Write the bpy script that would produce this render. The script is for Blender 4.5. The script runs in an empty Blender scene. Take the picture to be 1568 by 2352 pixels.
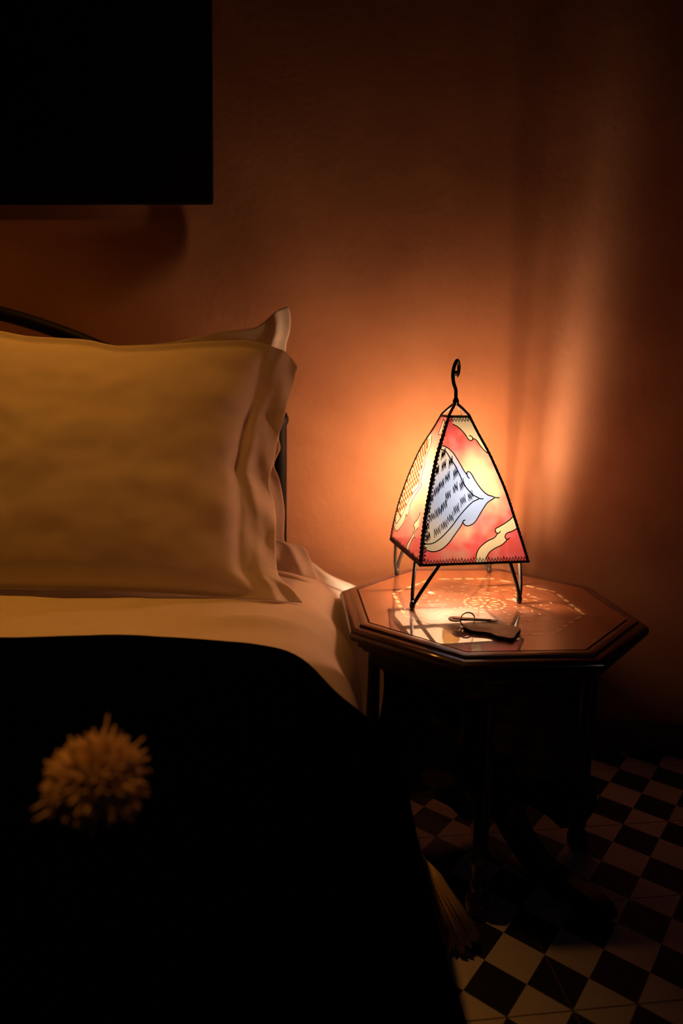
import bpy, bmesh, math, random
from mathutils import Vector, Matrix, noise
import numpy as np
random.seed(7)
R = math.radians
scene = bpy.context.scene
col = scene.collection

# ------------------------------------------------------------------ camera
cam_data = bpy.data.cameras.new('camera')
cam = bpy.data.objects.new('camera', cam_data); col.objects.link(cam)
cam_data.sensor_fit = 'VERTICAL'; cam_data.sensor_height = 36.0
cam_data.lens = 36.0 * 1568.0 / 2352.0
PITCH, ROLL = R(10.75), R(0.95)
fw = Vector((0, math.cos(PITCH), -math.sin(PITCH)))
up = Vector((0, math.sin(PITCH), math.cos(PITCH)))
rt = Vector((1, 0, 0))
r2 = rt * math.cos(ROLL) + up * math.sin(ROLL)
u2 = up * math.cos(ROLL) - rt * math.sin(ROLL)
m = Matrix((r2, u2, -fw)).transposed().to_4x4()
m.translation = Vector((0, 0, 0.8946))
cam.matrix_world = m
cam_data.clip_start = 0.02
cam_data.dof.use_dof = True
cam_data.dof.focus_distance = 1.24
cam_data.dof.aperture_fstop = 1.8
scene.camera = cam

# ------------------------------------------------------------------ world, lights, exposure
scene.view_settings.view_transform = 'Standard'
scene.view_settings.look = 'None'
scene.view_settings.exposure = 0.0
scene.view_settings.gamma = 1.0
scene.view_settings.use_curve_mapping = False
scene.cycles.use_denoising = True
scene.cycles.max_bounces = 8
scene.cycles.diffuse_bounces = 4
scene.cycles.transparent_max_bounces = 12
scene.cycles.caustics_reflective = False
scene.cycles.caustics_refractive = False
scene.cycles.sample_clamp_indirect = 4.0
world = bpy.data.worlds.new('world'); scene.world = world
world.use_nodes = True
bg = world.node_tree.nodes['Background']
bg.inputs[0].default_value = (0.55, 0.30, 0.40, 1); bg.inputs[1].default_value = 0.0035

BULB_STRENGTH = 2900.0                     # the bulb inside the lantern
BULB_COLOR = (1.0, 0.63, 0.385)
def light(name, kind, loc, energy, color, size, rot=None):
    l = bpy.data.lights.new(name, kind); l.energy = energy; l.color = color
    if kind == 'AREA': l.size = size
    else: l.shadow_soft_size = size
    o = bpy.data.objects.new(name, l); o.location = loc
    if rot: o.rotation_euler = rot
    col.objects.link(o); return o
sp_ = light('pendant_lamp_light', 'SPOT', (-0.50, 0.98, 2.35), 66.0, (1.0, 0.345, 0.038), 0.05, (R(-4), R(9), 0))
sp_.data.spot_size = R(70); sp_.data.spot_blend = 1.0
light('glint_light', 'AREA', (1.5, -0.75, 1.45), 0.16, (1.0, 0.62, 0.60), 0.04, (R(65), 0, R(40)))  # small unseen light added behind the camera for glints on the table

# ------------------------------------------------------------------ helpers
def mat(name, color=(.5, .5, .5), rough=.6, metal=0.0, coat=0.0, coat_rough=.03, spec=.5):
    mt = bpy.data.materials.new(name); mt.use_nodes = True
    b = mt.node_tree.nodes['Principled BSDF']
    b.inputs['Base Color'].default_value = (*color, 1)
    b.inputs['Roughness'].default_value = rough
    b.inputs['Metallic'].default_value = metal
    b.inputs['Coat Weight'].default_value = coat
    b.inputs['Coat Roughness'].default_value = coat_rough
    b.inputs['Specular IOR Level'].default_value = spec
    return mt
def nodes(mt): return mt.node_tree.nodes, mt.node_tree.links, mt.node_tree.nodes['Principled BSDF']
def noise_color(mt, c1, c2, scale, detail=4, stretch=None, lo=.35, hi=.65, bump=0.0, bump_scale=None, dist=.01):
    N, L, b = nodes(mt)
    tc = N.new('ShaderNodeTexCoord'); mp = N.new('ShaderNodeMapping')
    L.new(tc.outputs['Object'], mp.inputs[0])
    if stretch: mp.inputs['Scale'].default_value = stretch
    nz = N.new('ShaderNodeTexNoise'); nz.inputs['Scale'].default_value = scale; nz.inputs['Detail'].default_value = detail
    L.new(mp.outputs[0], nz.inputs['Vector'])
    rp = N.new('ShaderNodeValToRGB')
    rp.color_ramp.elements[0].position = lo; rp.color_ramp.elements[0].color = (*c1, 1)
    rp.color_ramp.elements[1].position = hi; rp.color_ramp.elements[1].color = (*c2, 1)
    L.new(nz.outputs[0], rp.inputs[0]); L.new(rp.outputs[0], b.inputs['Base Color'])
    if bump:
        n2 = N.new('ShaderNodeTexNoise'); n2.inputs['Scale'].default_value = bump_scale or scale * 4; n2.inputs['Detail'].default_value = 6
        L.new(mp.outputs[0], n2.inputs['Vector'])
        bp = N.new('ShaderNodeBump'); bp.inputs['Strength'].default_value = bump; bp.inputs['Distance'].default_value = dist
        L.new(n2.outputs[0], bp.inputs['Height']); L.new(bp.outputs[0], b.inputs['Normal'])
    return mt

def obj(name, verts, faces, material, parent=None, smooth=True, uvs=None):
    me = bpy.data.meshes.new(name)
    me.from_pydata([tuple(v) for v in verts], [], faces)
    me.validate()
    bm = bmesh.new(); bm.from_mesh(me); bmesh.ops.recalc_face_normals(bm, faces=bm.faces); bm.to_mesh(me); bm.free()
    if smooth:
        for p in me.polygons: p.use_smooth = True
    me.materials.append(material)
    o = bpy.data.objects.new(name, me); col.objects.link(o)
    if parent: o.parent = parent; o.matrix_parent_inverse = Matrix.Translation(parent_loc(parent)).inverted()
    return o
def parent_loc(p):
    v = Vector(p.location)
    while p.parent: 
        break
    return v
def empty(name, loc, label, cat, group=None):
    o = bpy.data.objects.new(name, None); o.location = loc; o.empty_display_size = .05; col.objects.link(o)
    o['label'] = label; o['category'] = cat
    if group: o['group'] = group
    return o
def tag(o, label, cat):
    o['label'] = label; o['category'] = cat; return o
def struct(o):
    o['kind'] = 'structure'; return o
def smooth_shade_angle(o, ang=35):
    mod = o.modifiers.new('edges', 'EDGE_SPLIT'); mod.split_angle = R(ang)

class MB:
    def __init__(s): s.v = []; s.f = []
    def add(s, v, f):
        k = len(s.v); s.v += [Vector(x) for x in v]; s.f += [tuple(i + k for i in q) for q in f]
    def box(s, a, b):
        (x0, y0, z0), (x1, y1, z1) = a, b
        s.add([(x0,y0,z0),(x1,y0,z0),(x1,y1,z0),(x0,y1,z0),(x0,y0,z1),(x1,y0,z1),(x1,y1,z1),(x0,y1,z1)],
              [(0,3,2,1),(4,5,6,7),(0,1,5,4),(1,2,6,5),(2,3,7,6),(3,0,4,7)])
    def tube(s, pts, rad, segs=10, closed=False, caps=True):
        pts = [Vector(p) for p in pts]; n = len(pts)
        rr = rad if isinstance(rad, (list, tuple)) else [rad] * n
        V = []; F = []; prev = None
        for i in range(n):
            a = pts[(i - 1) % n] if (closed or i > 0) else pts[i]
            b = pts[(i + 1) % n] if (closed or i < n - 1) else pts[i]
            t = (b - a).normalized()
            if prev is None:
                nrm = t.orthogonal().normalized()
            else:
                nrm = (prev - t * prev.dot(t)).normalized()
            prev = nrm; bn = t.cross(nrm)
            for k in range(segs):
                an = 2 * math.pi * k / segs
                V.append(pts[i] + (nrm * math.cos(an) + bn * math.sin(an)) * rr[i])
        m_ = n if closed else n - 1
        for i in range(m_):
            for k in range(segs):
                j = (i + 1) % n
                F.append((i*segs+k, i*segs+(k+1)%segs, j*segs+(k+1)%segs, j*segs+k))
        if caps and not closed:
            # rounded ends
            for end, i, sgn in ((0, 0, -1), (1, n - 1, 1)):
                t = (pts[min(i+1, n-1)] - pts[max(i-1, 0)]).normalized() * sgn
                c = len(V); V.append(pts[i] + t * rr[i] * .7)
                for k in range(segs):
                    F.append((i*segs+k, i*segs+(k+1)%segs, c))
        s.add(V, F)
    def lathe(s, prof, center, segs=32, axis=None):
        V = []; F = []; n = len(prof)
        for (r, z) in prof:
            for k in range(segs):
                a = 2 * math.pi * k / segs
                V.append(Vector(center) + Vector((r * math.cos(a), r * math.sin(a), z)))
        for i in range(n - 1):
            for k in range(segs):
                F.append((i*segs+k, i*segs+(k+1)%segs, (i+1)*segs+(k+1)%segs, (i+1)*segs+k))
        F.append(tuple(range(segs))); F.append(tuple((n-1)*segs + k for k in range(segs)))
        s.add(V, F)
    def prism(s, outline, h, M):
        n = len(outline)
        V = [M @ Vector((x, y, 0)) for x, y in outline] + [M @ Vector((x, y, h)) for x, y in outline]
        F = [tuple(range(n)), tuple(range(n, 2*n))] + [(i, (i+1) % n, n + (i+1) % n, n + i) for i in range(n)]
        s.add(V, F)
    def build(s, name, material, parent=None, smooth=True):
        return obj(name, s.v, s.f, material, parent, smooth)

def spline(pts, per=8, closed=False):
    """Catmull-Rom through points of any dimension"""
    P = [np.array(p, float) for p in pts]; n = len(P); out = []
    rng = range(n) if closed else range(n - 1)
    for i in rng:
        p1, p2 = P[i], P[(i+1) % n]
        p0 = P[i-1] if (closed or i > 0) else 2*p1 - p2
        p3 = P[(i+2) % n] if (closed or i + 2 < n) else 2*p2 - p1
        for k in range(per):
            t = k / per
            out.append(.5*((2*p1) + (-p0+p2)*t + (2*p0-5*p1+4*p2-p3)*t*t + (-p0+3*p1-3*p2+p3)*t**3))
    if not closed: out.append(P[-1])
    return out
def resample(pts, n):
    P = np.array(pts, float); d = np.r_[0, np.cumsum(np.linalg.norm(np.diff(P, axis=0), axis=1))]
    t = np.linspace(0, d[-1], n)
    return np.stack([np.interp(t, d, P[:, i]) for i in range(P.shape[1])], -1)
def smoothstep(a, b, x):
    t = min(1, max(0, (x - a) / (b - a))); return t*t*(3-2*t)
def fbm(p, f):
    return noise.fractal(Vector(p) * f, 1.0, 2.0, 3)

# ------------------------------------------------------------------ materials
M_wall = noise_color(mat('terracotta_plaster', rough=.75), (.29, .122, .058), (.455, .218, .114), 3.2, 6, None, .3, .7, .25, 60, .004)
M_base = noise_color(mat('dark_skirting_tile', rough=.35), (.10, .03, .03), (.16, .05, .045), 12)
M_floor = mat('cement_tiles', rough=.45)
M_cotton = noise_color(mat('white_cotton', rough=.9, spec=.2), (.71, .66, .60), (.77, .72, .66), 30, 3, None, .3, .7, .12, 900, .0006)
M_blanket = noise_color(mat('black_wool', rough=1.0, spec=.0), (.0005, .0005, .0007), (.0009, .0009, .0012), 200)
M_picture = mat('black_canvas', (.0022, .0020, .0024), .9, spec=.1)
M_picture_side = mat('black_canvas_side', (.003, .0026, .003), .8, spec=.1)
M_iron = noise_color(mat('black_wrought_iron', rough=.35, metal=.0, spec=.55), (.012, .009, .008), (.022, .014, .011), 120)
M_bediron = mat('bed_iron', (.006, .005, .0055), .55, spec=.15)
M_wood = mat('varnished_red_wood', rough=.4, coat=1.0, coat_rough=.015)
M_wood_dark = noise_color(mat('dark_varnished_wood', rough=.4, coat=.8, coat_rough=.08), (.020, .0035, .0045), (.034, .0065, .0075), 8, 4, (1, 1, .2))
M_groove = mat('black_groove', (.006, .003, .002), .7)
M_inlay = mat('bone_inlay', (.38, .25, .12), .4, coat=1.0, coat_rough=.015)
M_inlay_line = mat('pale_wood_inlay', (.30, .12, .04), .4, coat=1.0, coat_rough=.015)
M_yarn = noise_color(mat('cream_yarn', rough=1.0, spec=.1), (.80, .64, .44), (.92, .76, .55), 60)
M_henna = mat('henna_line', (.018, .006, .004), .7)
M_stitch = mat('leather_lacing', (.022, .008, .005), .65)
M_brass = mat('aged_brass', (.52, .34, .12), .35, 1.0)
M_steel = mat('key_steel', (.16, .12, .10), .3, 1.0)
M_keydark = mat('dark_key_metal', (.05, .035, .028), .4, 1.0)
M_fob = noise_color(mat('leather_fob', rough=.5), (.46, .27, .11), (.60, .37, .16), 60)
M_fob_edge = mat('leather_fob_edge', (.03, .014, .008), .6)

for m_ in (M_wood, M_inlay, M_inlay_line): m_.node_tree.nodes['Principled BSDF'].inputs['Coat IOR'].default_value = 1.75
def wood_nodes(mt, c1, c2):
    noise_color(mt, c1, c2, 10, 6, (2, .35, 1), .3, .72)
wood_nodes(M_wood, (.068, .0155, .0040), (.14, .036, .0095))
def add_translucency(mt, color, w):
    N, L, b = nodes(mt); tr = N.new('ShaderNodeBsdfTranslucent'); tr.inputs[0].default_value = (*color, 1)
    mx = N.new('ShaderNodeMixShader'); mx.inputs[0].default_value = w
    L.new(b.outputs[0], mx.inputs[1]); L.new(tr.outputs[0], mx.inputs[2]); L.new(mx.outputs[0], N['Material Output'].inputs[0])
add_translucency(M_yarn, (.8, .6, .4), .35)
add_translucency(M_cotton, (.8, .7, .6), .36)

# patterned cement floor: pale and blue-black squares laid on the diagonal of 20 cm tiles
N, L, b = nodes(M_floor)
geo = N.new('ShaderNodeNewGeometry')
mp = N.new('ShaderNodeMapping'); mp.vector_type = 'TEXTURE'
TS = .0707
mp.inputs['Location'].default_value = (.2812, .9861, 0)
mp.inputs['Rotation'].default_value = (0, 0, R(52.13 - 90))
mp.inputs['Scale'].default_value = (TS, TS, 1)
L.new(geo.outputs['Position'], mp.inputs[0])
sp = N.new('ShaderNodeSeparateXYZ'); L.new(mp.outputs[0], sp.inputs[0])
def mth(op, a, b_=None):
    n = N.new('ShaderNodeMath'); n.operation = op
    for i, v in enumerate((a, b_)):
        if v is None: continue
        if isinstance(v, (int, float)): n.inputs[i].default_value = v
        else: L.new(v, n.inputs[i])
    return n.outputs[0]
X_, Y_ = sp.outputs[0], mth('MULTIPLY', sp.outputs[1], -1.0)
par = mth('MODULO', mth('ADD', mth('ADD', mth('FLOOR', X_), mth('FLOOR', Y_)), 200.0), 2.0)
def seam(v, off):
    d = mth('ABSOLUTE', mth('SUBTRACT', mth('MODULO', mth('ADD', mth('ADD', v, -off), 202.0), 4.0), 2.0))
    return mth('LESS_THAN', d, .022)
sm = mth('MAXIMUM', seam(mth('ADD', X_, Y_), 3), seam(mth('SUBTRACT', X_, Y_), 1))
nz = N.new('ShaderNodeTexNoise'); nz.inputs['Scale'].default_value = 40; nz.inputs['Detail'].default_value = 5
L.new(geo.outputs['Position'], nz.inputs['Vector'])
r1 = N.new('ShaderNodeValToRGB'); r1.color_ramp.elements[0].color = (.42, .42, .58, 1); r1.color_ramp.elements[1].color = (.54, .54, .70, 1)
r2_ = N.new('ShaderNodeValToRGB'); r2_.color_ramp.elements[0].color = (.010, .011, .03, 1); r2_.color_ramp.elements[1].color = (.016, .018, .045, 1)
for r_ in (r1, r2_): L.new(nz.outputs[0], r_.inputs[0])
mx = N.new('ShaderNodeMix'); mx.data_type = 'RGBA'
L.new(par, mx.inputs[0]); L.new(r1.outputs[0], mx.inputs[6]); L.new(r2_.outputs[0], mx.inputs[7])
mx2 = N.new('ShaderNodeMix'); mx2.data_type = 'RGBA'
L.new(sm, mx2.inputs[0]); L.new(mx.outputs[2], mx2.inputs[6]); mx2.inputs[7].default_value = (.10, .08, .075, 1)
L.new(mx2.outputs[2], b.inputs['Base Color'])

# ------------------------------------------------------------------ room shell
WY = 1.57
g = MB(); g.box((-2.6, WY, -.1), (2.4, WY + .2, 2.7)); struct(g.build('wall_back', M_wall, smooth=False))
g = MB(); g.box((-2.6, -2.2, -.1), (2.4, WY, 0)); struct(g.build('floor', M_floor, smooth=False))
g = MB()
g.box((-2.6, WY - .012, 0), (2.4, WY, .075))
g.tube([(-2.6, WY - .006, .077), (2.4, WY - .006, .077)], .006, 8)
struct(g.build('baseboard_back', M_base, smooth=False))

# ------------------------------------------------------------------ wall picture
pic = empty('wall_picture', (-.72, WY, 1.25), 'large black canvas picture hanging on the orange wall above the bed', 'picture')
def rounded(x0, z0, x1, z1, r, tilt):
    o = []
    for cx, cz, a0 in ((x1-r, z0+r, -90), (x1-r, z1-r, 0), (x0+r, z1-r, 90), (x0+r, z0+r, 180)):
        for k in range(5):
            a = R(a0 + 22.5*k); o.append((cx + r*math.cos(a), cz + r*math.sin(a)))
    return [(x + (z - z0)*tilt, z + (x - x1)*.016) for x, z in o]
PX1, PZ0 = -.2865, 1.2655
g = MB()
Mx = Matrix(((1,0,0,0),(0,0,1,WY-.017),(0,1,0,0),(0,0,0,1)))
g.prism(rounded(-1.45, PZ0, PX1, 2.25, .006, .012), .017, Mx)
o = g.build('canvas', M_picture, pic, False)
bv = o.modifiers.new('soft_edge', 'BEVEL'); bv.width = .004; bv.segments = 3; bv.limit_method = 'ANGLE'
g = MB()
fr = rounded(-1.435, PZ0+.015, PX1-.015, 2.235, .004, .012)
g.tube([(x, WY-.006, z) for x, z in fr], .0055, 8, closed=True)
g.build('stretcher_frame', M_picture_side, pic)

# ------------------------------------------------------------------ bed
BX1, BX0, BY1, BY0 = -.03, -1.52, 1.50, -.45
bed = empty('iron_bed', (-.77, .5, 0), 'bed with black iron arched headboard standing against the orange wall', 'bed')
g = MB()
g.box((BX0+.06, BY0+.04, .06), (BX1-.02, BY1-.03, .24)); g.build('bed_base', mat('bed_base_cloth', (.02,.016,.016), .9), bed, False)
for x in (BX0+.12, BX1-.10):
    for y in (BY0+.12, BY1-.14):
        g = MB(); g.lathe([(.022, 0), (.028, .03), (.03, .06)], (x, y, 0), 16); g.build('bed_leg', M_bediron, bed)
g = MB(); g.box((BX0+.05, BY0+.03, .24), (BX1-.02, BY1-.02, .485))
o = g.build('mattress', mat('mattress_ticking', (.7,.66,.6), .9), bed, False)
bv = o.modifiers.new('round', 'BEVEL'); bv.width = .07; bv.segments = 5
HB = BY1 + .026
xr, xl = -.139, -1.42
xc = (xr + xl)/2
for x in (xr, xl):
    g = MB(); g.lathe([(.0165, 0), (.0165, .03), (.0145, .04), (.0145, .80), (.018, .805), (.019, .815), (.014, .826), (.004, .832)], (x, HB, 0), 20)
    g.build('headboard_post', M_bediron, bed)
arch = spline([(xr, .79), (-.26, .838), (-.36, .885), (-.536, .962), (-.64, 1.000), (-.731, 1.026), (xc, 1.034)], 8)
arch = [(x, HB, z) for x, z in arch]
arch = arch + [(2*xc - p[0], HB, p[2]) for p in arch[-2::-1]]
g = MB(); g.tube(arch, .0155, 14); g.build('headboard_arch', M_bediron, bed)
g = MB(); g.tube([(xl, HB, .60), (xr, HB, .60)], .010, 12); g.build('headboard_rail', M_bediron, bed)
for k in range(1, 6):
    x = xl + (xr - xl)*k/6
    zt = np.interp(-abs(x - xc), [-abs(xr-xc), -.4, -.2, 0], [.79, .89, .98, 1.034])
    g = MB(); g.tube([(x, HB, .60), (x, HB, zt)], .006, 10); g.build('headboard_spindle', M_bediron, bed)

# ------------------------------------------------------------------ sheet (profile swept along the bed, with folds)
def sheet_pt(profile, s, y, lift, fold, flare=None):
    x, z = profile(s)
    return x, z
def prof_fn(pts):
    P = np.array(spline(pts, 8)); d = np.r_[0, np.cumsum(np.linalg.norm(np.diff(P, axis=0), axis=1))]; d /= d[-1]
    return lambda s: (float(np.interp(s, d, P[:, 0])), float(np.interp(s, d, P[:, 1]))), P
sheet_prof, _ = prof_fn([(-1.5, .508), (-1.0, .509), (-.6, .510), (-.35, .511), (-.2, .511), (-.14, .508), (-.09, .501), (-.05, .490), (-.018, .469), (.008, .441), (.026, .405), (.036, .35), (.042, .27), (.046, .17)])
NS, NY = 150, 130
V = []; F = []
YS0, YS1 = -.2, 1.515
for j in range(NY + 1):
    y = YS0 + (YS1 - YS0)*j/NY
    fl = smoothstep(1.27, 1.47, y)
    for i in range(NS + 1):
        s = (i/NS)**.7
        x, z = sheet_prof(s)
        side = smoothstep(-.16, .0, x)
        # gentle creases on top, hanging folds on the side
        dz = .004*fbm((x*1.4, y*3.0, 1.3), 3.2) + .0025*fbm((x, y, 5.1), 9)
        dz += .010*math.exp(-((y - 1.075 - .10*(x+.05))/.022)**2)*smoothstep(-.30, -.12, x)*(1-smoothstep(-.02, .03, x))
        dx = side*(.006*math.sin(y*34 + 2*fbm((y, .3, 0), 2)) + .008*fbm((y, z, 2.2), 6))
        out = fl*(.075*smoothstep(-.05, .045, x) )
        zz = z + dz*(1 - .5*side) - fl*.030*smoothstep(-.10, .0, x) + fl*.012*math.exp(-((x-.01)/.03)**2)
        V.append((x + dx + out, y, zz))
for j in range(NY):
    for i in range(NS):
        a = j*(NS+1) + i; F.append((a, a+1, a+NS+2, a+NS+1))
sheet = obj('bed_sheet', V, F, M_cotton)
tag(sheet, 'white cotton bed sheet on the mattress, showing between pillow and black blanket', 'sheet')

# ------------------------------------------------------------------ black blanket
bl_prof, _ = prof_fn([(-1.5, .520), (-1.0, .522), (-.6, .524), (-.3, .524), (-.17, .522), (-.11, .515), (-.06, .501), (-.02, .478), (.015, .447), (.048, .405), (.078, .355), (.103, .29), (.122, .21), (.138, .12), (.160, .045), (.178, .012)])
NS, NY = 150, 120
V = []; F = []
def hem(s, x, z):
    return .945 + .003*math.sin(x*14) - .010*smoothstep(-.25, -.6, x) - .05*math.exp(-((x+.0)/.045)**2) + .05*smoothstep(.03, .16, x)
for j in range(NY + 1):
    t = j/NY
    for i in range(NS + 1):
        s = (i/NS)**.75
        x, z = bl_prof(s)
        y1 = hem(s, x, z)
        y = -.42 + (y1 + .42)*t
        side = smoothstep(-.08, .06, x)
        dz = .003*fbm((x*1.5, y*2, 7.7), 4)*(1 - side)
        dx = side*(.010*math.sin(y*17 + 1.0)*smoothstep(.5, .0, z) + .006*fbm((y, z, 4.1), 5))
        e = smoothstep(.985, 1.0, t)*-.004
        V.append((x + dx, y, max(.006, z + dz + e)))
for j in range(NY):
    for i in range(NS):
        a = j*(NS+1) + i; F.append((a, a+1, a+NS+2, a+NS+1))
blanket = obj('wool_blanket', V, F, M_blanket)
sol = blanket.modifiers.new('thickness', 'SOLIDIFY'); sol.thickness = .005; sol.offset = 1
tag(blanket, 'black wool blanket with cream pompoms spread over the bed and down its side', 'blanket')

def yarn_ball(name, c, r, n, parent, seed, droop=.25):
    rnd = random.Random(seed); g = MB()
    g.lathe([(r*.05, -r*.77)] + [(r*.76*math.sin(R(a)), -r*.76*math.cos(R(a))) for a in range(15, 180, 15)] + [(r*.03, r*.77)], c, 18)
    for k in range(n):
        d = Vector((rnd.gauss(0, 1), rnd.gauss(0, 1), rnd.gauss(0, 1))).normalized()
        if d.z < -.75: continue
        l = r*rnd.uniform(.86, 1.04)*(1.16 if rnd.random() < .04 else 1)
        w = Vector((rnd.gauss(0, 1), rnd.gauss(0, 1), rnd.gauss(0, 1)))*r*.22
        p0 = Vector(c) + d*r*.45; p2 = Vector(c) + d*l + w*.8 - Vector((0, 0, droop*r*.35*(1 - abs(d.z))))
        p1 = (p0 + p2)/2 + w*.35
        p2.z = max(p2.z, c[2] - r*.8)
        g.tube([p0, p1, p2], [r*.038, r*.046, r*.030], 4)
    return g.build(name, M_yarn, parent)
pp = yarn_ball('pompom', (-.207, .534, .5525), .0335, 3800, blanket, 3)
pp['label'] = 'cream yarn pompom'
# hanging tassel on the corner of the blanket
rnd = random.Random(11); g = MB()
top = Vector((.134, .992, .150)); tip = Vector((.205, .955, .014))
g.tube([Vector((.124, .985, .190)), Vector((.131, .990, .165)), top, top.lerp(tip, .25)], [.003, .0038, .004, .006], 8)
ax = (tip - top)
g.tube([top + ax*.10, top + ax*.35, top + ax*.7, top + ax*.9], [.004, .010, .019, .022], 10)
for k in range(330):
    a = rnd.uniform(0, 2*math.pi); rr = rnd.random()**.5
    sd = ax.orthogonal().normalized(); sd2 = ax.normalized().cross(sd)
    off = (sd*math.cos(a) + sd2*math.sin(a))*rr
    l = rnd.uniform(.86, 1.04)
    p0 = top + ax*.18 + off*.005; p1 = top + ax*.55*l + off*.017; p2 = top + ax*l + off*.030
    for p in (p0, p1, p2): p.z = max(p.z, .006)
    g.tube([p0, (p0+p1)/2 + off*.003, p1 + Vector((rnd.gauss(0, .0012), rnd.gauss(0, .0012), 0)), p2], [.0022, .0026, .0026, .0018], 4)
tl = g.build('tassel', M_yarn, blanket); tl['label'] = 'cream yarn tassel'

# ------------------------------------------------------------------ pillows
def pillow(name, B, RT, T, LB, yb, zb, k, bulge, flange, seed, label, ripple):
    """B, RT, T, LB: border curves (across, up the slope) in the pillow's own leaning plane"""
    NU, NV = 110, 90
    b = resample(spline(B, 6), NU+1); t = resample(spline(T, 6), NU+1)
    r = resample(spline(RT, 6), NV+1); l = resample(spline(LB, 6), NV+1)
    nl = math.sqrt(1 + k*k)
    upv = Vector((0, k/nl, 1/nl)); nv = Vector((0, -1/nl, k/nl))
    Vf = []; Vb = []; F = []
    for j in range(NV+1):
        v = j/NV
        for i in range(NU+1):
            u = i/NU
            p = (1-v)*b[i] + v*t[i] + (1-u)*l[j] + u*r[j] - ((1-u)*(1-v)*b[0] + u*(1-v)*b[-1] + (1-u)*v*t[0] + u*v*t[-1])
            # seam of the stuffed part, inside the flange
            w0, w1, h0, h1 = flange
            a = min((u - w0)/(1 - w0 - w1), 1); a = max(0, a); c = max(0, min(1, (v - h0)/(1 - h0 - h1)))
            body = (max(0, 4*a*(1-a)))**.42*(max(0, 4*c*(1-c)))**.48
            wr = fbm((p[0]*1.0, p[1]*1.6, seed), 5)*.007 + fbm((p[0], p[1]*.6, seed+4), 13)*.0022
            d = bulge*body + wr*min(1, body*3)
            # pull-in creases running in from the flange seam
            near = math.exp(-((a - 1)/.10)**2)*smoothstep(.0, .1, c)*(1 - smoothstep(.9, 1, c))
            d += near*.006*math.sin(v*31 + seed)*body
            fl = smoothstep(1 - w1*1.05, 1 - w1*.55, u)
            rip = fl*ripple(v, (u - (1 - w1))/w1)
            base = Vector((p[0], 0, 0)) + Vector((0, yb, zb)) + upv*p[1]
            Vf.append(base + nv*(d + rip + .0012)); Vb.append(base + nv*(-.55*bulge*body + rip - .0012))
    n = (NU+1)*(NV+1)
    for j in range(NV):
        for i in range(NU):
            a = j*(NU+1)+i
            F.append((a, a+1, a+NU+2, a+NU+1)); F.append((n+a, n+a+NU+1, n+a+NU+2, n+a+1))
    ring = [i for i in range(NU+1)] + [j*(NU+1)+NU for j in range(1, NV+1)] + [NV*(NU+1)+i for i in range(NU-1, -1, -1)] + [j*(NU+1) for j in range(NV-1, 0, -1)]
    for q in range(len(ring)):
        a, b_ = ring[q], ring[(q+1) % len(ring)]
        F.append((a, b_, n+b_, n+a))
    o = obj(name, Vf + Vb, F, M_cotton)
    sb = o.modifiers.new('smooth', 'SUBSURF'); sb.levels = 1; sb.render_levels = 1
    return tag(o, label, 'pillow')
def rip_front(v, t):
    return .010*math.sin(v*9 + .9)*t + .013*math.exp(-((t - .42 - .12*math.sin(v*7))/.13)**2)*(.6 + .4*math.sin(v*11 + 2)) + .004*math.sin(v*27 + 1.1 + t*4.5)*t + .003*fbm((v*2, t*.4, 3), 6) - .030*t
def rip_back(v, t):
    return .012*math.sin(v*11 + 2.2)*t + .008*math.exp(-((t - .5)/.15)**2) + .004*math.sin(v*23 + t*3)
pillow('pillow', [(-.82,.012),(-.711,.012),(-.609,.011),(-.414,.011),(-.297,.008),(-.172,.001),(-.102,-.002),(-.066,-.004)],
       [(-.066,-.004),(-.088,.022),(-.114,.048),(-.121,.1),(-.122,.146),(-.128,.185),(-.138,.221),(-.129,.263),(-.124,.303),(-.114,.334),(-.1,.401),(-.089,.451)],
       [(-.80,.52),(-.768,.516),(-.658,.502),(-.607,.493),(-.549,.49),(-.49,.487),(-.432,.476),(-.365,.478),(-.283,.486),(-.225,.49),(-.183,.491),(-.141,.482),(-.108,.473),(-.089,.451)],
       [(-.82,.012),(-.80,.2),(-.79,.4),(-.80,.52)],
       1.17, .510, .37, .066, (.08, .105, .03, .035), 3.3, 'white pillow in front, leaning against the other pillow with its ruffled edge to the lamp', rip_front)
pillow('pillow', [(-.86,.012),(-.6,.012),(-.3,.012),(-.15,.008),(-.08,-.004),(-.045,-.012)],
       [(-.045,-.012),(-.05,.003),(-.063,.032),(-.075,.052),(-.096,.060),(-.115,.063),(-.117,.089),(-.117,.125),(-.119,.143),(-.123,.167),(-.13,.198),(-.139,.221),(-.126,.254),(-.13,.272),(-.129,.303),(-.125,.382),(-.122,.471),(-.114,.504),(-.112,.533),(-.117,.552)],
       [(-.86,.45),(-.836,.45),(-.719,.456),(-.492,.465),(-.374,.473),(-.314,.486),(-.253,.5),(-.212,.505),(-.183,.511),(-.157,.532),(-.13,.549),(-.117,.552)],
       [(-.86,.012),(-.85,.2),(-.85,.3),(-.86,.45)],
       1.345, .510, .25, .055, (.08, .085, .03, .07), 9.1, 'white pillow behind the front one, its pointed top corner lit by the lamp', rip_back)

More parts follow.
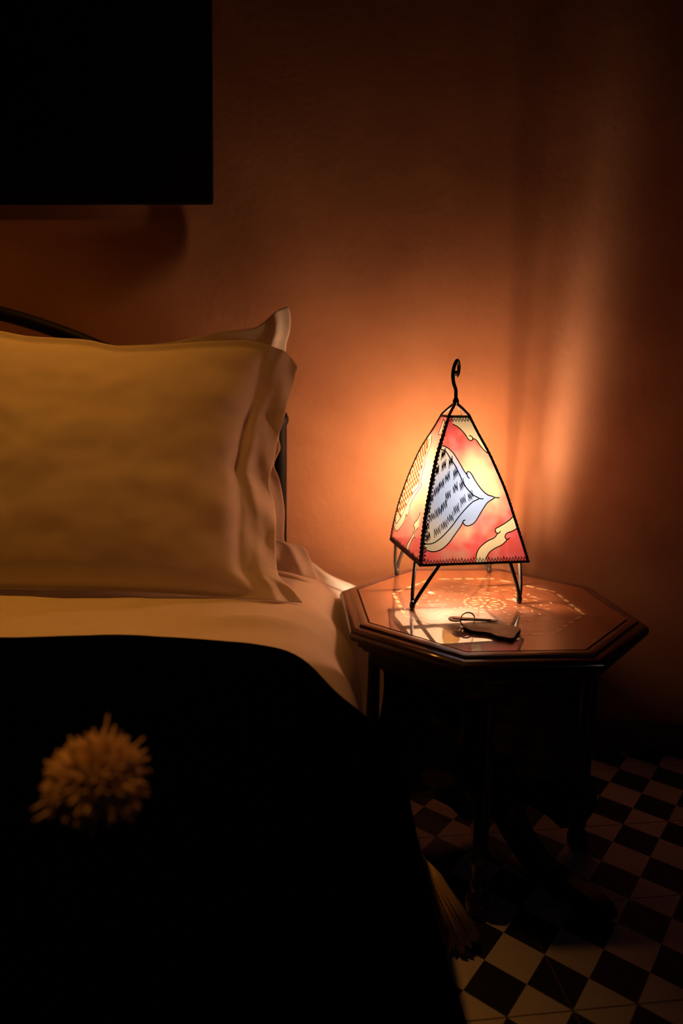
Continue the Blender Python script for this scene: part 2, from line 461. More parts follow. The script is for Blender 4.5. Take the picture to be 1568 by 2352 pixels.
# ------------------------------------------------------------------ octagonal side table
TC = Vector((.2718, 1.2297, 0)); ZT = .4908; TH = R(27.28 + 22.5 - 22.5)
table = empty('octagonal_side_table', TC, 'octagonal dark red wooden side table with pale inlay standing beside the bed', 'table')
def octa(rad, z):
    return [TC + Vector((rad*math.cos(TH + k*math.pi/4), rad*math.sin(TH + k*math.pi/4), z)) for k in range(8)]
def oct_sweep(prof, close_in=True):
    V = []; F = []
    for r_, z in prof: V += octa(r_, z)
    n = len(prof)
    for i in range(n-1):
        for k in range(8): F.append((i*8+k, i*8+(k+1) % 8, (i+1)*8+(k+1) % 8, (i+1)*8+k))
    if close_in: F.append(tuple(range(8))); F.append(tuple((n-1)*8+k for k in range(8)))
    return V, F
V, F = oct_sweep([(.2475, ZT-.012), (.2475, ZT)]); o = obj('tabletop', V, F, M_wood, table, False)
V, F = oct_sweep([(.2470, ZT-.004), (.2475, ZT-.0016), (.2515, ZT-.0016), (.2520, ZT-.004)], False); obj('groove', V, F, M_groove, table, False)
rim = [(.2470, ZT-.012), (.2515, ZT-.004), (.2517, ZT), (.262, ZT+.0004), (.2665, ZT-.001), (.2685, ZT-.0045), (.2735, ZT-.0055)]
rim += [(.2735 + .0125*math.sin(R(a)), ZT - .0185 + .013*math.cos(R(a))) for a in range(15, 181, 15)]
rim += [(.271, ZT-.033), (.270, ZT-.040), (.262, ZT-.043), (.258, ZT-.050), (.246, ZT-.054), (.240, ZT-.054)]
V, F = oct_sweep(rim, False)
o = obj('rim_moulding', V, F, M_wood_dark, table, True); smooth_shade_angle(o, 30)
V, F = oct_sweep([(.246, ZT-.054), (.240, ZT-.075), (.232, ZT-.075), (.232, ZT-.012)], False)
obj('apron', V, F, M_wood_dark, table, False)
V, F = oct_sweep([(.240, ZT-.030), (.240, ZT-.016)]); obj('underside', V, F, M_wood_dark, table, False)

# inlay: flower, wavy bands and an octagon of lozenges, set flush in the top
def petal(g, r, a, half_l, half_w, turn=0., kind='oval', z=ZT):
    c = TC + Vector((r*math.cos(a), r*math.sin(a), 0)); a2 = a + turn
    pts = []
    if kind == 'oval':
        for k in range(14):
            t = 2*math.pi*k/14; pts.append((half_l*math.cos(t), half_w*math.sin(t)))
    elif kind == 'tear':
        for k in range(14):
            t = 2*math.pi*k/14; x = math.cos(t); pts.append((half_l*x, half_w*math.sin(t)*(.62 + .42*x)))
    elif kind == 'rect': pts = [(-half_l, -half_w), (half_l, -half_w), (half_l, half_w), (-half_l, half_w)]
    else: pts = [(-half_l, 0), (-half_l*.35, -half_w), (half_l*.35, -half_w*.85), (half_l, 0), (half_l*.35, half_w), (-half_l*.35, half_w*.85)]
    ca, sa = math.cos(a2), math.sin(a2)
    V = [Vector((c.x + x*ca - y*sa, c.y + x*sa + y*ca, z + .00025)) for x, y in pts]
    n = len(V); V2 = [v - Vector((0, 0, .0008)) for v in V]
    g.add(V + V2, [tuple(range(n))] + [(i, (i+1) % n, n + (i+1) % n, n + i) for i in range(n)])
g = MB()
petal(g, 0, 0, .004, .004)
for k in range(10): petal(g, .0195, TH + k*2*math.pi/10, .0090, .0042, 0, 'tear')
for k in range(18): petal(g, .0375, TH + k*2*math.pi/18 + .1, .0030, .0046, 0, 'oval')
for k in range(8):
    a = TH + k*math.pi/4
    petal(g, .056, a, .0035, .0022); petal(g, .070, a, .0025, .0025)
    for sg in (-1, 1):
        petal(g, .088, a + sg*.16, .0065, .0016, sg*1.25, 'loz'); petal(g, .104, a + sg*.26, .0065, .0016, sg*1.0, 'loz')
        petal(g, .114, a + sg*.07, .0075, .0017, sg*.5, 'loz')
    petal(g, .128, a + math.pi/8, .0075, .0017, math.pi/2, 'loz')
# octagon border of lozenges and short bars
RB = .176
cor = [Vector((RB*math.cos(TH + k*math.pi/4), RB*math.sin(TH + k*math.pi/4), 0)) for k in range(8)]
for k in range(8):
    p, q = cor[k], cor[(k+1) % 8]; d = (q - p); an = math.atan2(d.y, d.x)
    for t, hl, hw, kd in ((.03, .006, .003, 'oval'), (.19, .0145, .0038, 'loz'), (.39, .0085, .0036, 'rect'), (.58, .0085, .0036, 'rect'), (.80, .0145, .0038, 'loz')):
        c = p.lerp(q, t); r_ = c.length; a = math.atan2(c.y, c.x)
        petal(g, r_, a, hl, hw, an - a, kd)
o = g.build('inlay', M_inlay, table, False); o['label'] = 'pale bone inlay of flower and lozenges'
g = MB()
for k in range(8):                                             # thin pale arcs and loops
    a = TH + k*math.pi/4
    for q in range(5):
        rr = .016 + q*.0026
        c = TC + Vector((.098*math.cos(a), .098*math.sin(a), ZT))
        arc = []
        for s_ in range(17):
            t = a + math.pi*(.35 + 1.3*s_/16)
            wv = 1 + .07*math.sin(s_*1.9)
            arc.append(c + Vector((rr*1.5*wv*math.cos(t), rr*1.5*wv*math.sin(t), -.00005)))
        g.tube(arc, .00024, 4, caps=False)
    lp = []
    for s_ in range(33):
        t = -math.pi + 2*math.pi*s_/32
        lp.append(TC + Vector((math.cos(a + .30*math.sin(t))*(.135 + .024*math.cos(t)), math.sin(a + .30*math.sin(t))*(.135 + .024*math.cos(t)), ZT - .00005)))
    g.tube(lp, .00020, 4, caps=False)
g.build('stringing', M_inlay_line, table)

# base: four carved wings with turned posts and ball feet, and a low scroll foot
def wing(ang, post=True):
    d = Vector((math.cos(ang), math.sin(ang), 0)); n = Vector((-d.y, d.x, 0))
    g = MB()
    pr = spline([(.0, .405), (.16, .405), (.205, .395), (.185, .34), (.19, .25), (.215, .17), (.232, .115), (.222, .075), (.20, .05)], 6)
    inn = spline([(.17, .045), (.14, .07), (.10, .085), (.05, .07), (.02, .045), (0, .045)], 5)
    out = [tuple(p) for p in pr] + [tuple(p) for p in inn]
    M = Matrix((( d.x, 0, n.x, TC.x - n.x*.009), (d.y, 0, n.y, TC.y - n.y*.009), (0, 1, 0, 0), (0, 0, 0, 1)))
    g.prism(out, .018, M)
    return g.build('carved_panel', M_wood_dark, table, False)
for k in range(4):
    a = R(-98) + k*math.pi/2
    wing(a)
    c = TC + Vector((math.cos(a), math.sin(a), 0))*.205
    g = MB()
    g.lathe([(.006, .0), (.014, .003), (.0195, .012), (.021, .022), (.0195, .033), (.013, .043), (.011, .047), (.0135, .052), (.0145, .058), (.0125, .066), (.011, .075), (.0125, .085), (.0155, .10), (.017, .106), (.0155, .112), (.0125, .118), (.0125, .26), (.0115, .385), (.0145, .39), (.0165, .40), (.0165, .416)], (c.x, c.y, 0), 24)
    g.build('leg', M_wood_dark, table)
g = MB()
d = Vector((math.cos(R(-50)), math.sin(R(-50)), 0)); n = Vector((-d.y, d.x, 0))
out = [tuple(p) for p in spline([(.03, .20), (.07, .17), (.12, .095), (.17, .055), (.23, .045), (.285, .040), (.302, .024), (.296, .006), (.27, .001)], 6)] + [tuple(p) for p in spline([(.20, .001), (.15, .012), (.09, .05), (.03, .11)], 5)]
M = Matrix(((d.x, 0, n.x, TC.x - n.x*.014), (d.y, 0, n.y, TC.y - n.y*.014), (0, 1, 0, 0), (0, 0, 0, 1)))
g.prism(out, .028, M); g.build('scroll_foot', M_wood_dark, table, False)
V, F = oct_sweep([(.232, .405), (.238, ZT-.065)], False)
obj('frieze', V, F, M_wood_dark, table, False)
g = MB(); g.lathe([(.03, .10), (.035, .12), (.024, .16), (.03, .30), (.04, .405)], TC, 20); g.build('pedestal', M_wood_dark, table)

# ------------------------------------------------------------------ lantern
th = -2.1611; CX, CY = .2293, 1.33
LZ = ZT + .0004
ZK = [.5685,.60,.65,.70,.735,.77,.81,.838]; RK = [.1500,.1408,.1245,.1056,.0895,.0715,.0455,.029]
SZ = [.5685,.609,.656,.70,.765,.84]; SK = [0,.009,.017,.0205,.028,.030]
DIR = [Vector((math.cos(th + k*math.pi/2), math.sin(th + k*math.pi/2), 0)) for k in range(4)]   # front, right, back, left
Z0, Z1 = .5685, .838
_rs = np.array(spline(list(zip(ZK, RK)), 8)); _ss = np.array(spline(list(zip(SZ, SK)), 8))
def corner(k, v, dr=0.):
    z = Z0 + (Z1 - Z0)*v
    r_ = float(np.interp(z, _rs[:, 0], _rs[:, 1])) + dr; s = float(np.interp(z, _ss[:, 0], _ss[:, 1]))
    p = Vector((CX, CY, z)) + DIR[0]*s + DIR[k]*r_
    return p
lamp = empty('table_lamp', (CX, CY, LZ), 'painted leather lantern lamp with black iron hook, glowing red and yellow on the table', 'lamp')

def face_pt(a, b, u, v, off=0.):
    p = corner(a, v)*(1-u) + corner(b, v)*u
    if off:
        e = 1e-3
        du = corner(b, v) - corner(a, v)
        dv = (corner(a, v+e)*(1-u) + corner(b, v+e)*u) - p
        p = p + du.cross(dv).normalized()*off
    return p
FRD = {
  'outer': [(0.019,0.794),(0.08,0.795),(0.186,0.781),(0.31,0.743),(0.409,0.682),(0.473,0.629),(0.507,0.607),(0.51,0.617),(0.534,0.626),(0.574,0.613),(0.621,0.559),(0.678,0.505),(0.739,0.47),(0.819,0.45),(0.719,0.416),(0.634,0.359),(0.569,0.306),(0.525,0.279),(0.473,0.264),(0.431,0.269),(0.411,0.285),(0.387,0.262),(0.323,0.208),(0.264,0.155),(0.197,0.113),(0.131,0.095),(0.066,0.1),(0.009,0.125)],
  'inner': [(0.037,0.774),(0.151,0.759),(0.25,0.713),(0.331,0.667),(0.398,0.606),(0.441,0.553),(0.494,0.507),(0.561,0.468),(0.621,0.445),(0.538,0.422),(0.449,0.377),(0.367,0.324),(0.302,0.271),(0.229,0.218),(0.161,0.176),(0.095,0.15),(0.017,0.148)],
  'tip': [(0.819,0.45),(0.884,0.448)],
  'tip2': [(0.621,0.445),(0.678,0.442)],
  'hook1': [(0.509,0.614),(0.513,0.594),(0.537,0.579)],
  'hook2': [(0.411,0.285),(0.418,0.298),(0.441,0.304)],
  'cream_a': [(0.227,0.94),(0.427,0.918),(0.582,0.879),(0.644,0.845),(0.688,0.832),(0.747,0.834),(0.775,0.849),(0.751,0.86),(0.699,0.863)],
  'cream_b': [(0.776,0.845),(0.846,0.834),(0.882,0.796),(0.928,0.762),(0.991,0.742),(1.082,0.736)],
  'rib_a': [(1.055,0.374),(1.025,0.347),(0.957,0.308),(0.878,0.278),(0.792,0.251),(0.757,0.24),(0.745,0.22),(0.765,0.208),(0.789,0.213),(0.797,0.223)],
  'rib_b': [(0.768,0.208),(0.72,0.177),(0.644,0.155),(0.566,0.117),(0.525,0.077),(0.507,0.037)],
  'rib_c': [(1.051,0.271),(1.001,0.244),(0.929,0.221),(0.862,0.206),(0.836,0.187),(0.836,0.171),(0.851,0.163),(0.879,0.174)],
  'rib_d': [(0.851,0.163),(0.786,0.128),(0.71,0.105),(0.647,0.078),(0.604,0.035)],
  'scrib': [(0.054,0.194),(0.142,0.233),(0.212,0.272),(0.278,0.318),(0.346,0.374),(0.426,0.434),(0.524,0.464),(0.034,0.271),(0.078,0.328),(0.145,0.361),(0.203,0.399),(0.24,0.467),(0.332,0.519),(0.425,0.538),(0.022,0.382),(0.041,0.446),(0.087,0.502),(0.146,0.543),(0.22,0.588),(0.338,0.614),(0.019,0.57),(0.058,0.634),(0.151,0.668),(0.262,0.69),(0.115,0.744),(0.0,0.322),(0.02,0.245)],
}
FLD = {
  'outer': [(0.249,0.844),(0.465,0.796),(0.517,0.741),(0.492,0.691),(0.545,0.653),(0.572,0.581),(0.603,0.526),(0.668,0.511),(0.608,0.477),(0.504,0.418),(0.437,0.343),(0.445,0.292),(0.411,0.26),(0.371,0.269),(0.352,0.209),(0.248,0.138),(0.167,0.105),(0.076,0.109),(0.023,0.139)],
  'inner': [(0.203,0.822),(0.391,0.761),(0.433,0.696),(0.468,0.624),(0.477,0.566),(0.568,0.502),(0.429,0.436),(0.328,0.348),(0.256,0.259),(0.171,0.191),(0.097,0.156),(0.033,0.18)],
  'rib_a': [(0.831,0.34),(0.801,0.296),(0.701,0.25),(0.69,0.228),(0.736,0.219)],
  'rib_b': [(0.736,0.219),(0.732,0.197),(0.659,0.136),(0.576,0.078),(0.543,0.032)],
  'rib_c': [(0.84,0.238),(0.755,0.193),(0.758,0.16),(0.792,0.154)],
  'rib_d': [(0.758,0.16),(0.702,0.126),(0.629,0.049)],
  'top': [(0.549,0.967),(0.618,0.912),(0.677,0.865),(0.856,0.876),(0.834,0.923),(0.785,0.953)],
}
def inside(poly, x, y):
    c = False; n = len(poly); j = n - 1
    for i in range(n):
        xi, yi = poly[i]; xj, yj = poly[j]
        if (yi > y) != (yj > y) and x < (xj - xi)*(y - yi)/(yj - yi) + xi: c = not c
        j = i
    return c
def sp2(pts, per=6, clip=True):
    o = [tuple(p) for p in spline(pts, per)]
    return [(min(.985, max(.012, x)), y) for x, y in o] if clip else o

C_RED = Vector((.86, .13, .13)); C_PINK = Vector((.88, .17, .25)); C_YEL = Vector((.58, .53, .38)); C_CREAM = Vector((.86, .84, .60)); C_GLOW = Vector((.25, .41, .80)); C_BROWN = Vector((.15, .10, .03))  # the blue stands for bulb glow painted into undyed skin
def gauss(u, v, cu, cv, su, sv): return math.exp(-((u-cu)/su)**2 - ((v-cv)/sv)**2)

def skin(name, a, b, colorfn, nu, nv, parent, material, hole=None, sheer=None):
    V = []; F = []; Cc = []
    for j in range(nv+1):
        for i in range(nu+1):
            u, v = i/nu, j/nv
            V.append(face_pt(a, b, u, v)); Cc.append(colorfn(u, v, V[-1]))
    for j in range(nv):
        for i in range(nu):
            if hole and hole((i+.5)/nu, (j+.5)/nv): continue
            q = j*(nu+1)+i; F.append((q, q+1, q+nu+2, q+nu+1))
    me = bpy.data.meshes.new(name); me.from_pydata([tuple(v) for v in V], [], F)
    at = me.color_attributes.new('dye_glow', 'FLOAT_COLOR', 'POINT')
    for i, c in enumerate(Cc): at.data[i].color = (c[0], c[1], c[2], 1)
    if sheer:
        ta = me.attributes.new('sheer', 'FLOAT', 'POINT')
        for j in range(nv+1):
            for i in range(nu+1): ta.data[j*(nu+1)+i].value = sheer(i/nu, j/nv)
    for p in me.polygons: p.use_smooth = True
    me.materials.append(material)
    o = bpy.data.objects.new(name, me); col.objects.link(o); o.parent = parent
    o.matrix_parent_inverse = Matrix.Translation(parent.location).inverted()
    return o
# dyed goatskin: light passes through it; the two skins towards the wall are made clearer to light it
def skin_mat(name, dye_glow, clear, tint=(1, .90, .80, 1)):
    M = bpy.data.materials.new(name); M.use_nodes = True
    N, L = M.node_tree.nodes, M.node_tree.links
    N.remove(N['Principled BSDF'])
    at = N.new('ShaderNodeAttribute'); at.attribute_name = 'dye_glow'
    tr = N.new('ShaderNodeBsdfTranslucent'); df = N.new('ShaderNodeBsdfDiffuse'); tp = N.new('ShaderNodeBsdfTransparent')
    sc_ = N.new('ShaderNodeVectorMath'); sc_.operation = 'SCALE'; sc_.inputs['Scale'].default_value = dye_glow
    L.new(at.outputs[0], sc_.inputs[0]); L.new(sc_.outputs[0], tr.inputs[0])
    df.inputs[0].default_value = (.88, .76, .64, 1)
    m1 = N.new('ShaderNodeMixShader'); m1.inputs[0].default_value = .6
    L.new(tr.outputs[0], m1.inputs[1]); L.new(df.outputs[0], m1.inputs[2])
    m2 = N.new('ShaderNodeMixShader'); 
    if clear is None:                                          # see-through share varies across the skin to shape the wall light
        a2 = N.new('ShaderNodeAttribute'); a2.attribute_name = 'sheer'; L.new(a2.outputs['Fac'], m2.inputs[0])
    else: m2.inputs[0].default_value = clear
    tp.inputs[0].default_value = tint
    L.new(m1.outputs[0], m2.inputs[1]); L.new(tp.outputs[0], m2.inputs[2])
    L.new(m2.outputs[0], N['Material Output'].inputs[0])
    return M
M_skin_front = skin_mat('dyed_goatskin', .135, 0.0)
M_skin_left = skin_mat('dyed_goatskin_left', .135, .15, (1, .62, .46, 1))
M_skin_back_right = skin_mat('clear_goatskin_right', .3, None, (1, .86, .72, 1))
M_skin_back_left = skin_mat('clear_goatskin_left', .3, .40, (1, .84, .68, 1))

def ribbon(g, uv, a, b, w, off=.0006, h=.0007):
    """flattened painted line lying on a lantern face"""
    uv = [p for p in uv]
    P = [face_pt(a, b, u, v, off) for u, v in uv]
    nrm = []
    for u, v in uv: nrm.append((face_pt(a, b, u, v, .002) - face_pt(a, b, u, v)).normalized())
    V = []; F = []; n = len(P)
    for i in range(n):
        t = (P[min(i+1, n-1)] - P[max(i-1, 0)])
        if t.length < 1e-9: t = Vector((0, 0, 1))
        sd = nrm[i].cross(t.normalized()).normalized()*w*.5
        V += [P[i]-sd, P[i]+nrm[i]*h, P[i]+sd, P[i]-nrm[i]*.0003]
    for i in range(n-1):
        for k in range(4): F.append((i*4+k, i*4+(k+1) % 4, (i+1)*4+(k+1) % 4, (i+1)*4+k))
    F.append((0, 1, 2, 3)); F.append(tuple((n-1)*4+k for k in (0, 1, 2, 3)))
    g.add(V, F)
rnd = random.Random(5)
def zigzag(g, a, b, p0, p1, n, amp, inward, w=.0014):
    """lacing zigzag along an edge of a face, from uv p0 to p1"""
    pts = []
    for k in range(2*n+1):
        t = k/(2*n); u = p0[0] + (p1[0]-p0[0])*t; v = p0[1] + (p1[1]-p0[1])*t
        s = (amp if k % 2 else 0)*rnd.uniform(.8, 1.15)
        pts.append((u + inward[0]*s, v + inward[1]*s))
    fine = []
    for i in range(len(pts)-1):
        for q in range(3):
            t = q/3; fine.append((pts[i][0]*(1-t)+pts[i+1][0]*t, pts[i][1]*(1-t)+pts[i+1][1]*t))
    fine.append(pts[-1])
    ribbon(g, fine, a, b, w, .0008, .0009)

# --- panel facing right front
OUT1 = sp2(FRD['outer'] + []); IN1 = sp2(FRD['inner'])
OUTP = [(.0, .794)] + OUT1 + [(.0, .125)]
INP = [(.0, .774)] + IN1 + [(.0, .148)]
creamP = sp2(FRD['cream_a'][:6] + FRD['cream_b']) + [(1.01, .736), (1.01, 1.01), (.2, 1.01)]
ribP = sp2(FRD['rib_a'][:8]) + sp2(FRD['rib_b']) + [(.507, 0), (.604, 0)] + sp2(FRD['rib_d'])[::-1] + sp2(FRD['rib_c'][:7])[::-1]
def col_fr(u, v, p):
    if inside(OUTP, u, v):
        k = gauss(u, v, .42, .47, .50, .26)
        return (C_CREAM*.8).lerp(C_GLOW, min(1, k*1.5))  # bulb's bluish glow painted into the medallion's colour, fading to cream
    if inside(creamP, u, v) or inside(ribP, u, v): return C_CREAM
    n1 = fbm((p.x, p.y, p.z), 26); n2 = fbm((p.x+3, p.y, p.z), 70)
    y = gauss(u, v, .70, .60, .34, .20)*1.25 + gauss(u, v, .50, .22, .22, .07)*.6 + gauss(u, v, .32, .05, .2, .06)*.45 + gauss(u, v, .88, .48, .12, .1)*.3
    y = min(1, max(0, y + .30*n1 + .24*n2))
    c = C_RED.lerp(C_PINK, min(1, max(0, .4 + .9*n2)))
    blot = gauss(u, v, .57, .17, .07, .07)
    return c.lerp(C_YEL, y*(1 - .8*blot))
panel = skin('shade_panel', 0, 1, col_fr, 190, 230, lamp, M_skin_front)
panel['label'] = 'red and yellow panel with pale medallion'
g = MB()
W = .0021
for key in ('outer', 'inner', 'tip', 'tip2', 'hook1', 'hook2', 'cream_a', 'cream_b', 'rib_a', 'rib_b', 'rib_c', 'rib_d'):
    ribbon(g, sp2(FRD[key], 7), 0, 1, W if key != 'tip' else .0020)
g.build('henna_outline', M_henna, panel)
g = MB()
for (u, v) in FRD['scrib']:
    if u < .012: continue
    n = 3 if u < .05 else 4
    pts = []
    for k in range(2*n):
        du = (-.032 + .064*k/(2*n-1))*(.6 if u < .06 else 1)
        dv = du*.42 + (.030 if k % 2 else -.030)*rnd.uniform(.75, 1.1)
        pts.append((max(.008, u + du + (.008 if k % 2 == 0 else -.012)), v + dv))
    fine = []
    for i in range(len(pts)-1):
        for q in range(3):
            t = q/3; fine.append((pts[i][0]*(1-t)+pts[i+1][0]*t, pts[i][1]*(1-t)+pts[i+1][1]*t))
    fine.append(pts[-1])
    ribbon(g, fine, 0, 1, .0012)
g.build('henna_scribble', M_henna, panel)
g = MB()
zigzag(g, 0, 1, (.02, .006), (.985, .006), 34, .038, (0, 1))
zigzag(g, 0, 1, (.10, .955), (.93, .955), 7, .030, (0, 1))
zigzag(g, 0, 1, (.0, .03), (.0, .93), 34, .045, (1, 0), .0020)
g.build('lacing', M_stitch, panel)

# --- panel facing left front
OUTL = sp2(FLD['outer'][1:]); INL = sp2(FLD['inner'][1:])
OUTLP = [(.0, .86), (.2, .85)] + OUTL + [(.0, .16)]
INLP = [(.0, .83), (.18, .82)] + INL + [(.0, .20)]
ribL = sp2(FLD['rib_a'][:4]) + sp2(FLD['rib_b']) + [(.629, 0)] + sp2(FLD['rib_d'])[::-1] + sp2(FLD['rib_c'][:2])[::-1]
topL = sp2(FLD['top'])
def col_fl(u, v, p):
    if inside(INLP, u, v):
        k = gauss(u, v, .5, .52, .2, .2)
        return C_CREAM.lerp(C_YEL, k)
    if inside(OUTLP, u, v): return C_CREAM.lerp(C_GLOW, .45*gauss(u, v, .62, .52, .15, .15))
    if inside(ribL, u, v) or inside(topL, u, v): return C_CREAM
    n1 = fbm((p.x, p.y, p.z), 26); n2 = fbm((p.x+3, p.y, p.z), 70)
    y = gauss(u, v, .70, .58, .30, .15)*1.0 + gauss(u, v, .5, .35, .12, .08)*.5
    y = min(1, max(0, y + .22*n1 + .1*n2))
    return C_RED.lerp(C_PINK, min(1, max(0, .5 + .9*n2))).lerp(C_YEL, y)
panel = skin('shade_panel', 3, 0, col_fl, 130, 200, lamp, M_skin_left)
panel['label'] = 'red panel with netted yellow medallion'
g = MB()
for key in ('outer', 'inner', 'rib_a', 'rib_b', 'rib_c', 'rib_d'): ribbon(g, sp2(FLD[key], 7), 3, 0, .0019)
ribbon(g, sp2(FLD['top'] + FLD['top'][:1], 5), 3, 0, .0016)
g.build('henna_outline', M_henna, panel)
g = MB()
M_brick = mat('henna_wash', (.16, .09, .03), .8); add_translucency(M_brick, (.30, .15, .04), .30)
for r_ in range(22):
    v = .185 + r_*.0295
    for q in range(7):
        u = .02 + (q + (.5 if r_ % 2 else 0))*.098
        cells = [(u + .008, v + .004 - .0*u), (u + .085, v + .004), (u + .085, v + .0235), (u + .008, v + .0235)]
        sh = [(x, y - .20*(x - .2) + .03) for x, y in cells]
        if all(inside(INLP, x, y) and x > .01 for x, y in sh):
            P = [face_pt(3, 0, x, y, .0006) for x, y in sh]; P2 = [face_pt(3, 0, x, y, .0001) for x, y in sh]
            g.add(P + P2, [(0, 1, 2, 3)] + [(i, (i+1) % 4, 4+(i+1) % 4, 4+i) for i in range(4)])
g.build('henna_netting', M_brick, panel, False)
g = MB()
zigzag(g, 3, 0, (.01, .006), (.985, .006), 32, .038, (0, 1))
zigzag(g, 3, 0, (.0, .03), (.0, .95), 36, .05, (1, 0), .0016)
g.build('lacing', M_stitch, panel)

# --- the two panels facing the wall; the seam at the back corner gapes
def col_back(u, v, p):
    n1 = fbm((p.x, p.y, p.z), 26)
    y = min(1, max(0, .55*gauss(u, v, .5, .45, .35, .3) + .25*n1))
    return C_RED.lerp(C_YEL, y)
def col_backl(u, v, p):
    n1 = fbm((p.x, p.y, p.z), 26)
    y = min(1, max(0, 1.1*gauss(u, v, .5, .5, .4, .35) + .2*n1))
    return C_RED.lerp(C_YEL, y)
SLIT = [[(0.306, 0.867, 0.885), (0.37, 0.883, 0.909)], [(0.442, 0.823, 0.867), (0.514, 0.815, 0.867), (0.566, 0.809, 0.862), (0.614, 0.8, 0.869), (0.641, 0.795, 0.863), (0.666, 0.799, 0.861), (0.689, 0.802, 0.858)]]
def hole(u, v):
    for seg in SLIT:
        vs = [q[0] for q in seg]
        if vs[0] <= v <= vs[-1]:
            a_ = np.interp(v, vs, [q[1] for q in seg]); b_ = np.interp(v, vs, [q[2] for q in seg])
            if a_ <= u <= b_: return True
    return False
def sheer_br(u, v):  # clearer band made up to shape the light falling on the wall
    seg = SLIT[1]; vs = [q[0] for q in seg]
    lo = float(np.interp(v, vs, [q[1] for q in seg]))
    lo += .10*smoothstep(vs[0], vs[0] - .03, v)
    return .085 + .315*smoothstep(lo - .004, lo + .012, u)
panel = skin('shade_panel', 1, 2, col_back, 160, 120, lamp, M_skin_back_right, hole, sheer_br)
g = MB(); zigzag(g, 1, 2, (.02, .006), (.985, .006), 30, .038, (0, 1)); g.build('lacing', M_stitch, panel)
panel = skin('shade_panel', 2, 3, col_backl, 50, 60, lamp, M_skin_back_left)
g = MB(); zigzag(g, 2, 3, (.02, .006), (.985, .006), 30, .038, (0, 1)); g.build('lacing', M_stitch, panel)

# --- iron frame
APEX = Vector((CX, CY, .862)) + DIR[0]*.031
for k in range(4):
    g = MB()
    pts = [corner(k, v, -.0015) for v in np.linspace(0, 1, 24)] + [corner(k, 1, -.0015).lerp(APEX, .5), APEX + Vector((0, 0, -.001))]
    g.tube(pts, .0009 if k == 2 else .0028, 10); g.build('frame_rib', M_iron, lamp)
g = MB()
for k in range(4): g.tube([corner(k, .004, -.002), corner((k+1) % 4, .004, -.002)], .0026, 8)
g.build('frame_hoop', M_iron, lamp); g = MB()
for k in range(4): g.tube([corner(k, .985, -.002), corner((k+1) % 4, .985, -.002)], .0018, 8)
g.build('frame_hoop', M_iron, lamp)
g = MB()                                                       # leather binding wrapped along the corner edges
for k, w in ((0, .0040), (1, .0013), (2, .0010), (3, .0014)):
    pts = []; rr = []
    for v in np.linspace(0, .965, 150):
        pts.append(corner(k, v, .0008)); rr.append(w*(.80 + .26*math.sin(v*220) + .15*rnd.random())*(1 - .25*v))
    g.tube(pts, rr, 7)
for k in range(4):
    pts = [corner(k, 0, .0006).lerp(corner((k+1) % 4, 0, .0006), t) for t in np.linspace(0, 1, 60)]
    g.tube(pts, [.0021*(.85 + .3*rnd.random()) for _ in pts], 6)
g.build('edge_binding', M_stitch, lamp)
# hook
g = MB()
X, Y, Z = APEX
hk = [(0, 0, 0), (-.0005, 0, .012), (-.0015, -.001, .023), (-.006, -.003, .034), (-.0085, -.005, .046), (-.0085, -.006, .056), (-.006, -.004, .068), (-.0005, .004, .0765), (.0042, .012, .070), (.0052, .016, .058), (.003, .014, .0495), (-.0005, .008, .0485), (-.002, .004, .055)]
pts = [APEX + Vector(p) for p in spline(hk, 8)]
n = len(pts); g.tube(pts, [.0034 if i < n*.86 else .0034 + .0014*(i - n*.86)/(n*.14) for i in range(n)], 12)
g.lathe([(.003, -.005), (.0058, -.002), (.0062, .002), (.0045, .006), (.003, .008)], APEX, 16)
g.build('hook', M_iron, lamp)
# V-shaped legs
FEET = [(.1322, 1.1925), (.3379, 1.2365), (.3249, 1.4449), (.1208, 1.4152)]
for k in range(4):
    g = MB(); f = Vector((*FEET[k], LZ + .0045))
    def bottom(a, b, t): return corner(a, .004, -.002).lerp(corner(b, .004, -.002), t)
    for nb in ((k+1) % 4, (k-1) % 4):
        top_ = bottom(k, nb, .17)
        mid = f.lerp(top_, .35); mid = mid + (corner(k, 0) - Vector((CX, CY, Z0))).normalized()*.003
        g.tube([Vector(p) for p in spline([f, mid, top_], 8)], .0036, 10)
    g.lathe([(.002, -.0045), (.0050, -.003), (.0055, .001), (.005, .006), (.003, .010)], f, 14)
    g.build('leg', M_iron, lamp)
# bulb holder on a cross bar, bulb above it
BC = Vector((CX + .002, CY - .006, .665))
g = MB()
g.tube([corner(1, .01, -.003).lerp(corner(2, .01, -.003), .5), corner(3, .01, -.003).lerp(corner(0, .01, -.003), .5)], .004, 10)
g.build('cross_bar', M_iron, lamp)
g = MB()
mid = (corner(1, .01) + corner(3, .01))*.5
BX, BY = mid.x, mid.y
prof = [(.003, -.004), (.016, -.004), (.0175, 0), (.0175, .004)]
for k in range(5): prof += [(.0185, .006 + k*.004), (.0168, .008 + k*.004)]
prof += [(.016, .030), (.014, .040), (.013, .046)]
g.lathe(prof, (BX, BY, .578), 24)
o = g.build('bulb_holder', M_brass, lamp); o['label'] = 'ribbed brass bulb holder'
M_bulb = bpy.data.materials.new('lit_bulb'); M_bulb.use_nodes = True
N, L = M_bulb.node_tree.nodes, M_bulb.node_tree.links
N.remove(N['Principled BSDF']); em = N.new('ShaderNodeEmission'); em.inputs[0].default_value = (*BULB_COLOR, 1); em.inputs[1].default_value = BULB_STRENGTH
L.new(em.outputs[0], N['Material Output'].inputs[0])
M_glass = bpy.data.materials.new('clear_bulb_glass'); M_glass.use_nodes = True
N, L = M_glass.node_tree.nodes, M_glass.node_tree.links
N.remove(N['Principled BSDF'])
